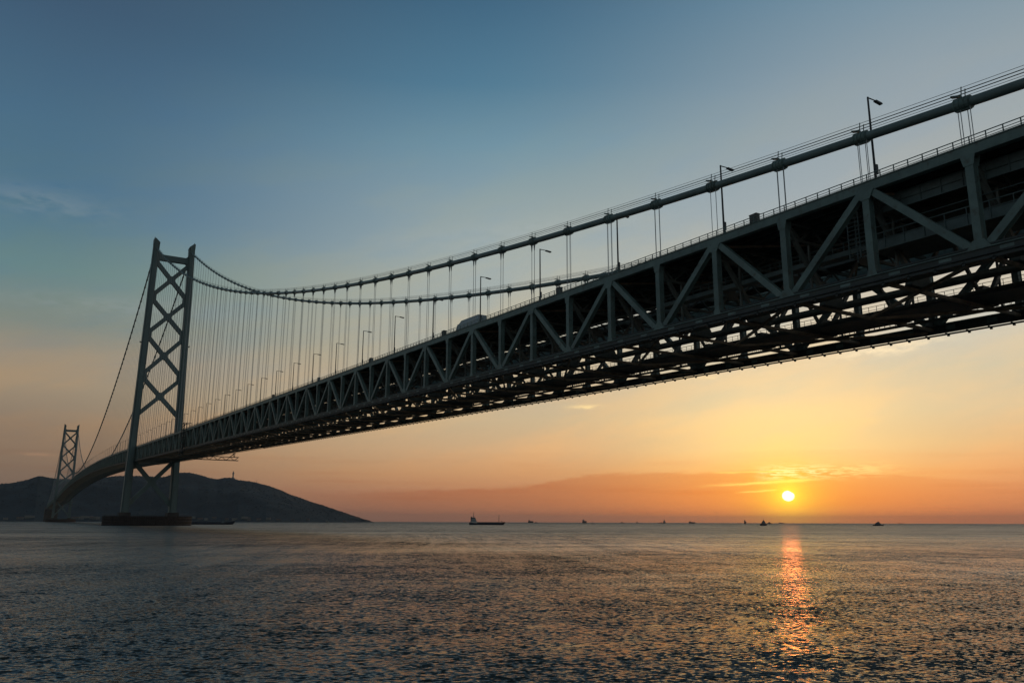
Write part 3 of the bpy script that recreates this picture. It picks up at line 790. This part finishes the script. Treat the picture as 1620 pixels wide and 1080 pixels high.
# ------------------------------------------------------------ sea
def sea():
    # rings of vertices that grow with distance from the shore point; waves are functions of world x, y
    r = [4.0]
    while r[-1] < 46000:
        a = r[-1]; r.append(a + max(.12, a * (.0075 if a < 3000 else .03)))
    r = np.array(r)
    ang = []
    a = -180.0
    while a < 180:
        ang.append(a); inside = -12 < a < 75
        a += .085 if inside else 1.5
    ang = np.radians(np.array(ang))
    R, A = np.meshgrid(r, ang, indexing='ij')
    X = CAM[0] + R * np.sin(A); Y = CAM[1] + R * np.cos(A); Z = np.zeros_like(X)
    sp = np.maximum(np.maximum(.12, R * .0075), R * math.radians(.085))
    g2 = np.random.default_rng(5)
    for i in range(90):
        lam = 0.55 * (9.0 / 0.55) ** g2.random()
        th = math.radians(205 + 42 * g2.normal()); k_ = 2 * math.pi / lam
        amp = .0024 * lam * (0.5 if lam > 4 else 1.0) / math.sqrt(10)
        fade = np.clip((lam / sp - 2.2) / 2.5, 0, 1)
        ph = k_ * (X * math.sin(th) + Y * math.cos(th)) + g2.random() * 6.283
        s_ = np.sin(ph)
        Z += amp * fade * (s_ + .25 * np.cos(2 * ph))
    Z[R > 2500] = 0
    Z *= np.clip((3.3 - CAM[2] + 4.37) , 0, 1)
    nr, na = X.shape
    me = bpy.data.meshes.new('sea')
    co = np.stack([X, Y, Z], -1).reshape(-1, 3)
    co = np.vstack([co, [[CAM[0], CAM[1], 0.0]]])
    i, j = np.meshgrid(np.arange(nr - 1), np.arange(na), indexing='ij')
    j2 = (j + 1) % na
    q_ = np.stack([i * na + j, (i + 1) * na + j, (i + 1) * na + j2, i * na + j2], -1).reshape(-1, 4)
    jj = np.arange(na); tri = np.stack([np.full(na, nr * na), jj, (jj + 1) % na], -1)
    loops = np.concatenate([q_.ravel(), tri.ravel()]).astype(np.int32)
    nq, nt = len(q_), len(tri)
    me.vertices.add(len(co)); me.vertices.foreach_set('co', co.ravel().astype(np.float32))
    me.loops.add(len(loops)); me.loops.foreach_set('vertex_index', loops)
    st = np.concatenate([np.arange(nq) * 4, nq * 4 + np.arange(nt) * 3]).astype(np.int32)
    me.polygons.add(nq + nt); me.polygons.foreach_set('loop_start', st)
    me.polygons.foreach_set('use_smooth', np.ones(nq + nt, bool))
    me.update(calc_edges=True); me.validate()
    if me.polygons[0].normal.z < 0: me.flip_normals()
    o = bpy.data.objects.new('sea', me); C.objects.link(o); o['kind'] = 'structure'
    mm = bpy.data.materials.new('sea water'); mm.use_nodes = True; me.materials.append(mm)
    q = NG(mm.node_tree); b = q.n['Principled BSDF']
    geo = q.n.new('ShaderNodeNewGeometry'); P = geo.outputs['Position']; N = geo.outputs['Normal']
    px, py, pz = q.sep(P)
    # wind frame: crests lie across the wind
    th = math.radians(205); cu, su = math.cos(th), math.sin(th)
    along = q.math('ADD', q.math('MULTIPLY', px, su), q.math('MULTIPLY', py, cu))
    across = q.math('ADD', q.math('MULTIPLY', px, cu), q.math('MULTIPLY', py, -su))
    patch = q.noise(q.comb(q.math('MULTIPLY', along, .020), q.math('MULTIPLY', across, .005), 0.0), 1.0, 4, .6)
    slick = q.smooth(patch, .32, .62, .34, 1.12)
    tot = None
    for sc_, am, z_ in ((.045, .13, 21.), (.16, SEA[0], 0.), (.62, SEA[1], 4.), (2.1, SEA[2], 9.), (7.5, SEA[3], 13.)):
        v = q.comb(q.math('MULTIPLY', along, sc_), q.math('MULTIPLY', across, sc_ * .55), z_)
        c = q.noise(v, 1.0, 2, .5, '3D', 1)
        c = q.vmath('SUBTRACT', c, (.5, .5, .5))
        c = q.vmath('MULTIPLY', c, (am * 2, am * 2, 0))
        tot = c if tot is None else q.vmath('ADD', tot, c)
    stk = q.noise(q.comb(q.math('MULTIPLY', along, .022), q.math('MULTIPLY', across, .28), 31.0), 1.0, 3, .65)
    stk2 = q.noise(q.comb(q.math('MULTIPLY', along, .004), q.math('MULTIPLY', across, .03), 37.0), 1.0, 4, .65)
    slick = q.math('MULTIPLY', slick, q.lin(stk, .25, .75, .62, 1.32))
    slick = q.math('MULTIPLY', slick, q.lin(stk2, .25, .75, .72, 1.25))
    # calm slicks: a ship's wash and tide lines
    for px_, dist_, wa, wc, st_ in ((790, 775, 30.0, 78.0, .80), (725, 640, 14.0, 30.0, .5), (925, 168, 3.5, 13.0, .45), (1240, 132, 3.0, 12.0, .4), (1095, 74, 2.0, 5.0, .4), (560, 330, 8.0, 40.0, .3), (1420, 260, 6.0, 34.0, .35), (1190, 640, 20.0, 60.0, .5)):
        a_ = math.radians(AZ(px_)); wx, wy = CAM[0] + dist_ * math.sin(a_), CAM[1] + dist_ * math.cos(a_)
        a0 = wx * su + wy * cu; c0 = wx * cu - wy * su
        e_ = q.math('ADD', q.math('POWER', q.math('DIVIDE', q.math('SUBTRACT', along, a0), wa), 2.0), q.math('POWER', q.math('DIVIDE', q.math('SUBTRACT', across, c0), wc), 4.0))
        slick = q.math('MULTIPLY', slick, q.math('SUBTRACT', 1.0, q.math('MULTIPLY', q.math('EXPONENT', q.math('MULTIPLY', e_, -1.0)), st_)))
    # waves stand steeper towards the shore as the water opens out
    off = q.vmath('LENGTH', q.vmath('SUBTRACT', P, (-112.0, 54.0, 0.0)))
    steep = q.smooth(off, 50.0, 3200.0, 1.0, 2.4)
    lg = q.math('LOGARITHM', q.math('DIVIDE', off, 60.0), 2.71828)
    tot = q.vmath('SCALE', tot, scale=q.lin(lg, 0.0, 1.6, 1.0, 1.45))
    stk3 = q.noise(q.comb(q.math('MULTIPLY', along, .07), q.math('MULTIPLY', across, .9), 43.0), 1.0, 3, .7)
    vary = q.math('MULTIPLY', q.lin(stk, .3, .7, .45, 1.6), q.lin(stk3, .3, .7, .35, 1.7))
    vary = q.math('ADD', q.math('MULTIPLY', vary, q.smooth(off, 40.0, 160.0)), q.smooth(off, 160.0, 40.0))
    lean = q.vmath('SCALE', (-.078, -.130, 0), scale=q.math('MULTIPLY', steep, vary))
    tot = q.vmath('SCALE', q.vmath('ADD', tot, lean), scale=slick)
    Nn = q.vmath('NORMALIZE', q.vmath('ADD', N, tot))
    q.l.new(Nn, b.inputs['Normal'])
    b.inputs['Base Color'].default_value = (0.024, 0.034, 0.031, 1)
    q.put(b.inputs['Roughness'], q.smooth(off, 60.0, 420.0, 0.12, 0.29))
    b.inputs['IOR'].default_value = 1.333
    return o
SEA = (.20, .15, .42, 1.05)
sea()

# ------------------------------------------------------------ island with its long wooded hill
def polar(azd, dist): return CAM[0] + dist * math.sin(math.radians(azd)), CAM[1] + dist * math.cos(math.radians(azd))
# ridge: bearing from the shore point (deg), height (m), distance of the ridge line (m)
RIDGE = [(-16, 60, 5400), (-11, 110, 5500), (-7, 150, 5600), (-5, 170, 5600), (-2.99, 180.7, 5600), (-2.07, 190.0, 5600), (-1.15, 203.0, 5600), (-0.58, 213.5, 5600), (0.34, 232.3, 5600), (0.81, 250.2, 5600), (1.41, 254.4, 5700), (2.26, 252.9, 5700), (3.47, 256.1, 5700), (4.33, 266.1, 5700),
         (4.97, 275.6, 5700), (5.79, 277.7, 5700), (7.04, 276.0, 5600), (7.79, 271.9, 5600), (8.34, 278.1, 5500), (8.71, 284.7, 5500), (9.28, 284.1, 5500), (9.87, 273.7, 5500), (10.46, 254.6, 5400), (11.05, 250.0, 5400), (11.32, 256.3, 5400), (11.79, 261.0, 5400),
         (12.43, 246.0, 5300), (13.23, 235.8, 5300), (14.46, 203.1, 5200), (15.71, 163.7, 5100), (16.97, 121.7, 5000), (18.24, 81.0, 4900), (19.51, 45.0, 4800), (20.58, 17.2, 4750), (21.3, 1.8, 4700)]
def hill():
    az_ = np.array([a for a, h_, d_ in RIDGE]); hh = np.array([h_ for a, h_, d_ in RIDGE]); dd = np.array([d_ for a, h_, d_ in RIDGE])
    NA, NT = 620, 90
    A = np.linspace(az_[0], az_[-1], NA)
    hr = np.interp(A, az_, hh); dr = np.interp(A, az_, dd)
    t = np.linspace(-1, 1, NT)          # -1 shore, 0 ridge, 1 back
    g2 = np.random.default_rng(3)
    ph = g2.random((60, 3)) * 6.283
    vs_ = np.zeros((NT, NA, 3))
    for i, tt in enumerate(t):
        half = np.minimum(1250.0, 200 + hr * 5.0)
        dist = dr + tt * half
        x = CAM[0] + dist * np.sin(np.radians(A)); y = CAM[1] + dist * np.cos(np.radians(A))
        prof = np.cos(abs(tt) ** .9 * math.pi / 2) ** 1.15 if abs(tt) < 1 else 0
        z = hr * prof
        rough = np.zeros(NA)
        for m_ in range(60):
            lam = 45 * (900 / 45) ** (m_ / 59.0)
            th = ph[m_, 2]
            rough += lam * .006 * np.sin(2 * math.pi / lam * (x * math.cos(th) + y * math.sin(th)) + ph[m_, 0])
        damp = np.clip(hr / 160, 0, 1) * (1 - abs(tt)) * (.25 + abs(tt) * 2.2)
        z = z + rough * damp
        vs_[i, :, 0] = x; vs_[i, :, 1] = y; vs_[i, :, 2] = z - (.8 if abs(tt) >= 1 else 0)
    # tree-top unevenness
    vs_[1:-1, :, 2] += g2.normal(0, .25, (NT - 2, NA)) * np.clip(hr / 60, 0, 1)
    i, j = np.meshgrid(np.arange(NT - 1), np.arange(NA - 1), indexing='ij')
    f = np.stack([i * NA + j, i * NA + j + 1, (i + 1) * NA + j + 1, (i + 1) * NA + j], -1).reshape(-1, 4)
    me = bpy.data.meshes.new('hill'); me.from_pydata(vs_.reshape(-1, 3).tolist(), [], f.tolist())
    for p in me.polygons: p.use_smooth = True
    o = bpy.data.objects.new('hill', me); C.objects.link(o); o['kind'] = 'structure'
    me.materials.append(mat('wooded hillside', (0.021, 0.040, 0.055), 0.95, 0, 0.2, 0.012, (0.036, 0.050, 0.05), 0.4, (1, 1, 1)))
    def top(azd, tt=0.0):
        ia = int(round((azd - A[0]) / (A[1] - A[0]))); it = int(round((tt + 1) / 2 * (NT - 1)))
        return vs_[it, ia]
    return top
top = hill()

# wood on the crest and slopes: ragged leaf clumps, one mass
def wood():
    g2 = np.random.default_rng(9); vs_ = []; fs = []
    a0, a1 = RIDGE[1][0], RIDGE[-1][0] - .3
    for i in range(5200):
        a = a0 + (a1 - a0) * g2.random(); tt = -.9 + .95 * g2.random() ** .7
        if i % 9 == 0: tt = g2.normal(0, .02)
        c = top(a, max(-.95, min(.9, tt)))
        if c[2] < 3: continue
        s = 2.2 + 2.4 * g2.random(); hgt = s * (.7 + .35 * g2.random())
        base = len(vs_)
        n_ = 7; jj = g2.uniform(.6, 1.25, (2, n_))
        for lv, (rr, zz) in enumerate(((1.0, .25), (.75, .8))):
            for q_ in range(n_):
                t = 2 * math.pi * q_ / n_ + lv * .4
                vs_.append((c[0] + math.cos(t) * s * rr * jj[lv, q_], c[1] + math.sin(t) * s * rr * jj[lv, q_], c[2] - 1.5 + hgt * zz * jj[1 - lv, q_]))
        vs_.append((c[0] + g2.normal(0, .8), c[1] + g2.normal(0, .8), c[2] - 1.5 + hgt * 1.25))
        vs_.append((c[0], c[1], c[2] - 3))
        for q_ in range(n_):
            q1 = (q_ + 1) % n_
            fs.append((base + q_, base + q1, base + n_ + q1, base + n_ + q_))
            fs.append((base + n_ + q_, base + n_ + q1, base + 2 * n_)); fs.append((base + q1, base + q_, base + 2 * n_ + 1))
    me = bpy.data.meshes.new('woodland'); me.from_pydata(vs_, [], fs)
    for p in me.polygons: p.use_smooth = True
    o = bpy.data.objects.new('woodland', me); C.objects.link(o); o['kind'] = 'stuff'; o['label'] = 'dark woodland covering the island hill'; o['category'] = 'woodland'
    me.materials.append(mat('dark woodland foliage', (0.020, 0.037, 0.050), 0.95, 0, 0.1, 0.02))
wood()

# monument and masts on the ridge
c = top(AZ(364), 0.0)
t = thing('statue', 'pale robed statue on a stepped plinth standing tall on the hill crest', 'statue', (c[0], c[1], c[2] - 3))
b = MB().tube([(0, 0, 12), (0, 0, 18), (0, 0, 30), (0, 0, 37), (0, 0, 41), (0, 0, 43), (0, 0, 44.5)], [4.2, 4.0, 4.3, 4.6, 4.0, 2.2, 1.5], 14); b.tube([(0, 0, 44), (0, 0, 45.5), (0, 0, 48.5), (0, 0, 50.5)], [1.5, 2.4, 2.3, 1.0], 12)
b.tube([(-4.2, 0, 39), (-5.0, -2, 34), (-2.5, -4.4, 33)], [1.6, 1.5, 1.0], 8); b.tube([(4.2, 0, 39), (5.0, -2, 34), (2.5, -4.4, 36)], [1.6, 1.5, 1.0], 8)
b.build('figure', M['stone'], t, True)
b = MB().box(-13, 13, -10, 10, -6, 5).box(-8, 8, -7, 7, 5, 9).box(-5.5, 5.5, -5.5, 5.5, 9, 12); b.build('plinth', M['stone'], t)
for pxx, hh, lab in ((311, 22, 'thin radio mast on the crest nearest the bridge'), (401, 24, 'thin radio mast on the descending ridge right of the statue')):
    c = top(AZ(pxx), 0.0)
    t = thing('radio_mast', lab, 'mast', (c[0], c[1], c[2] - 3))
    b = MB().bar((0, 0, 0), (0, 0, hh), 1.6, 1.6, (0, 1, 0), .5, .5); b.build('lattice', M['ship_grey'], t)
    MB().box(-2, 2, -.5, .5, hh * .62, hh * .62 + 1.2).box(-1.5, 1.5, -.4, .4, hh * .8, hh * .8 + 1.0).build('antenna', M['ship_grey'], t)

# shore buildings under the hill
SHORE = [(8, 20, 7, 'a'), (30, 26, 8, 'b'), (46, 40, 9, 'a'), (118, 30, 9, 'b'), (127, 26, 11, 'a'), (138, 52, 8, 'a'), (147, 30, 9, 'b'), (153, 26, 12, 'a'), (305, 18, 8, 'a'), (316, 24, 7, 'b'), (326, 16, 10, 'a'),
         (338, 20, 8, 'b'), (359, 16, 7, 'b'), (371, 22, 9, 'a'), (386, 30, 10, 'a'), (394, 16, 13, 'b'), (409, 20, 7, 'b'), (424, 17, 8, 'a'), (441, 20, 6, 'b'), (463, 16, 7, 'b'), (487, 14, 6, 'b'), (517, 14, 6, 'a'), (545, 12, 5, 'b')]
seen_l = {}
def house(pxx, wdt, hgt, kind, i):
    a = AZ(pxx); c = top(a, -.965 + .02 * (i % 3)); zc_ = max(c[2] - .5, 0.2)
    pos = 'on the shore at the left edge' if pxx < 60 else ('on shore between the two towers' if pxx < 200 else 'on shore right of the near pier')
    if pxx > 200: nm = 'pale' if kind == 'a' else 'grey'
    else: nm = 'pale' if kind == 'a' else 'grey'
    roof_w = 'flat roofed' if hgt >= 10 else ('dark gabled' if kind == 'a' else 'rust red gabled')
    t = thing('shore_building', 'tiny %s %s building %s' % (nm, roof_w, pos), 'building', (c[0], c[1], zc_), -math.radians(a + 10 * math.sin(i * 2.3)), 'shore buildings below the hill')
    w2, d2 = wdt / 2, 7.0
    wl = MB().box(-w2, w2, -d2, d2, -2, hgt).build('wall', M['wall_a'] if kind == 'a' else M['wall_b'], t)
    if hgt >= 10: MB().box(-w2 - .4, w2 + .4, -d2 - .4, d2 + .4, hgt + .003, hgt + .9).box(-2, 2, -2, 2, hgt + .9, hgt + 3).build('roof', M['wall_b'], t)
    else: MB().prism([(-d2 - .8, hgt + .003), (d2 + .8, hgt + .003), (0, hgt + 3.2)], 'x', -w2 - .6, w2 + .6).build('roof', M['roof_a'] if kind == 'a' else M['roof_b'], t)
    n_ = max(2, int(wdt / 7))
    for q_ in range(n_):
        for fl in range(max(1, int(hgt // 3.5))):
            xw = -w2 + wdt * (q_ + .5) / n_; b = MB().box(xw - .8, xw + .8, -d2 - .05, -d2 + .1, 1 + fl * 3.3, 2.5 + fl * 3.3); b.build('window', M['glass'], wl)
for i, s_ in enumerate(SHORE): house(*s_, i)

# ------------------------------------------------------------ ships
def hullmb(L, B, fb, sheer=1.2, stern=.8, n=14):
    """x forward; waterline z=0"""
    b = MB(); secs = []
    for i in range(n + 1):
        u = i / n; x = -L / 2 + L * u
        wdt = B / 2 * (min(1, .72 + u * 2) if u < .14 else (1 if u < .78 else max(.02, 1 - ((u - .78) / .22) ** 1.8)))
        ht = fb + (sheer * ((u - .8) / .2) ** 1.5 if u > .8 else 0) + (stern * (1 - u / .16) * .5 if u < .16 else 0)
        rake = 2.0 * max(0, (u - .85) / .15)
        secs.append([(x - rake, -wdt * .8, -1.2), (x, -wdt, ht * .45), (x + rake, -wdt, ht), (x + rake, wdt, ht), (x, wdt, ht * .45), (x - rake, wdt * .8, -1.2)])
    vs_ = [p for s in secs for p in s]; fs = []
    for i in range(n):
        for j in range(6):
            a = i * 6 + j; c_ = i * 6 + (j + 1) % 6; fs.append((a, c_, c_ + 6, a + 6))
    fs.append(tuple(range(6))); fs.append(tuple(n * 6 + j for j in range(6)))
    return b.add(vs_, fs)
def place(pxx, dist, rz, name, label, cat, group=None):
    a = AZ(pxx); x, y = polar(a, dist)
    return thing(name, label, cat, (x, y, 0), -math.radians(a) + rz, group)
# coaster in mid picture: bow to the right
t = place(770, 1330, 0, 'cargo_ship', 'dark coastal cargo ship with white stern wheelhouse, bow to the right, at mid picture', 'ship')
L = 56
hullmb(L, 9.5, 3.0, 2.0, 2.2).build('hull', M['hull'], t)
b = MB().box(-15, 21, -3.2, 3.2, 3.0, 4.4); [b.box(x, x + .25, -3.4, 3.4, 4.4, 4.7) for x in range(-14, 21, 5)]; b.build('hatch', M['ship_grey'], t)
s = MB().box(-26, -16, -4, 4, 4.0, 6.6).box(-24.5, -17, -3.6, 3.6, 6.6, 9.2).box(-23.5, -18, -3.3, 3.3, 9.2, 11.6).build('superstructure', M['ship_white'], t)
MB().box(-18.0, -17.93, -2.9, 2.9, 10.2, 11.1).box(-23, -18.5, -3.36, -3.3, 10.2, 11.1).build('window', M['glass'], s)
MB().box(-25.5, -23.6, -1.2, 1.2, 6.6, 12.6).build('funnel', M['hull'], t)
MB().bar((-21, 0, 11.6), (-21, 0, 19.5), .8, .8, (0, 1, 0), .5, .5).box(-21.1, -20.9, -1.6, 1.6, 14.5, 14.8).box(-22.2, -19.8, -.1, .1, 13.2, 13.5).build('mast', M['dark'], t)
MB().bar((19.5, 0, 4.4), (19.5, 0, 16.5), .8, .8, (0, 1, 0), .5, .5).box(18.6, 20.4, -.1, .1, 11.0, 11.3).build('foremast', M['dark'], t)
MB().box(22.5, 25, -1.2, 1.2, 4.6, 5.6).build('windlass', M['dark'], t)
# low barge behind the pier
t = place(312, 1180, 0, 'barge', 'long low dark blue barge passing behind the near tower pier', 'barge')
b = hullmb(92, 13, 2.4, 1.6, .3); b.build('hull', M['hull'], t)
MB().box(-40, 30, -5, 5, 2.4, 3.2).build('cargo_coaming', M['hull'], t)
MB().box(33, 36.5, -2, 2, 2.6, 4.8).build('deckhouse', M['ship_grey'], t)
MB().bar((30.5, 0, 2.4), (30.5, 0, 9.0), .25, .25, (0, 1, 0)).build('mast', M['dark'], t)
def vessel(pxx, dist, L, hgt, label, rz=0, kind='tug', matl='ship_grey'):
    t = place(pxx, dist, rz, {'tug': 'workboat', 'carrier': 'bulk_ship', 'buoy': 'light_buoy'}[kind], label, {'tug': 'boat', 'carrier': 'ship', 'buoy': 'buoy'}[kind])
    if kind == 'buoy':
        MB().tube([(0, 0, -1), (0, 0, .9), (0, 0, 1.2)], [1.6, 1.6, .6], 12).build('float', M['rust'], t)
        MB().bar((0, 0, 1.2), (0, 0, hgt), 1.0, 1.0, (0, 1, 0), .3, .3).build('tower', M['rust'], t); MB().box(-.4, .4, -.4, .4, hgt, hgt + .7).build('lantern', M['dark'], t)
        return
    B = L * .2; fb = hgt * (.24 if kind == 'tug' else .42)
    hullmb(L, B, fb, fb * .45, fb * .2, 10).build('hull', M['hull'], t)
    s = MB()
    if kind == 'tug':
        s.box(-L * .30, L * .22, -B * .36, B * .36, fb, fb + hgt * .22).box(-L * .20, L * .14, -B * .30, B * .30, fb + hgt * .22, fb + hgt * .42).box(-L * .10, L * .10, -B * .26, B * .26, fb + hgt * .42, fb + hgt * .55)
    else:
        s.box(-L * .42, -L * .26, -B * .44, B * .44, fb, fb + hgt * .42).box(-L * .20, L * .36, -B * .4, B * .4, fb, fb + hgt * .16)
    s.build('superstructure', M[matl], t)
    xm = 0 if kind == 'tug' else -L * .32
    MB().bar((xm, 0, fb + hgt * .4), (xm, 0, hgt), hgt * .035, hgt * .035, (0, 1, 0)).box(xm - hgt * .08, xm + hgt * .08, -.2, .2, hgt * .86, hgt * .88).build('mast', M['dark'], t)
vessel(1208, 1500, 17, 10.5, 'dark workboat heading toward the camera, left of the sun glitter', .9)
vessel(1389, 1650, 20, 8.5, 'dark workboat low on the water right of the sun', .5)
vessel(1217, 4200, 30, 11, 'small hazy boat just right of the workboat near the sun', 0)
vessel(1179, 3800, 26, 18, 'hazy vessel seen end on, left of the workboat near the sun', 1.3, 'carrier')
vessel(840, 5200, 50, 20, 'faint grey vessel on the horizon right of the cargo ship', .9, 'carrier')
vessel(848, 5200, 20, 10, 'very small boat just right of the first faint grey vessel', .3)
vessel(925, 4700, 46, 22, 'hazy high sided ship left of the red buoy on the horizon', 1.1, 'carrier')
vessel(937, 2300, 3, 8, 'small red light buoy right of the hazy high sided ship', 0, 'buoy')
vessel(984, 6500, 28, 14, 'tiny vessel on the horizon, first right of the buoy', .4)
vessel(1008, 6500, 26, 16, 'tiny vessel on the horizon, second right of the buoy', 1.0)
vessel(1046, 7000, 40, 10, 'tiny low boat touching a taller ship left of the workboats', .2)
vessel(1051, 5600, 40, 26, 'taller tiny ship beside a low boat left of the workboats', 1.2)
vessel(1095, 5900, 60, 15, 'small flat dome shaped ship on the horizon left of the workboats', .8, 'carrier')
vessel(1425, 9500, 50, 9, 'very faint long ship just right of the workboat under the right sky', .2, 'carrier')
vessel(1236, 11000, 60, 15, 'very faint long ship directly below the sun', .1, 'carrier')


# ------------------------------------------------------------ haze
def haze():
    b = MB(); b.box(-46500, 46500, -46500, 46500, -8, 420)
    mm = bpy.data.materials.new('haze air'); mm.use_nodes = True
    t = mm.node_tree; t.nodes.clear(); v = t.nodes.new('ShaderNodeVolumePrincipled'); o = t.nodes.new('ShaderNodeOutputMaterial')
    v.inputs['Color'].default_value = (0.93, 0.88, 0.84, 1); v.inputs['Density'].default_value = 1.9e-5; v.inputs['Anisotropy'].default_value = 0.2
    t.links.new(v.outputs[0], o.inputs['Volume'])
    h = b.build('haze', mm); h['kind'] = 'stuff'; h['label'] = 'thin evening haze over the strait'; h['category'] = 'haze'
haze()
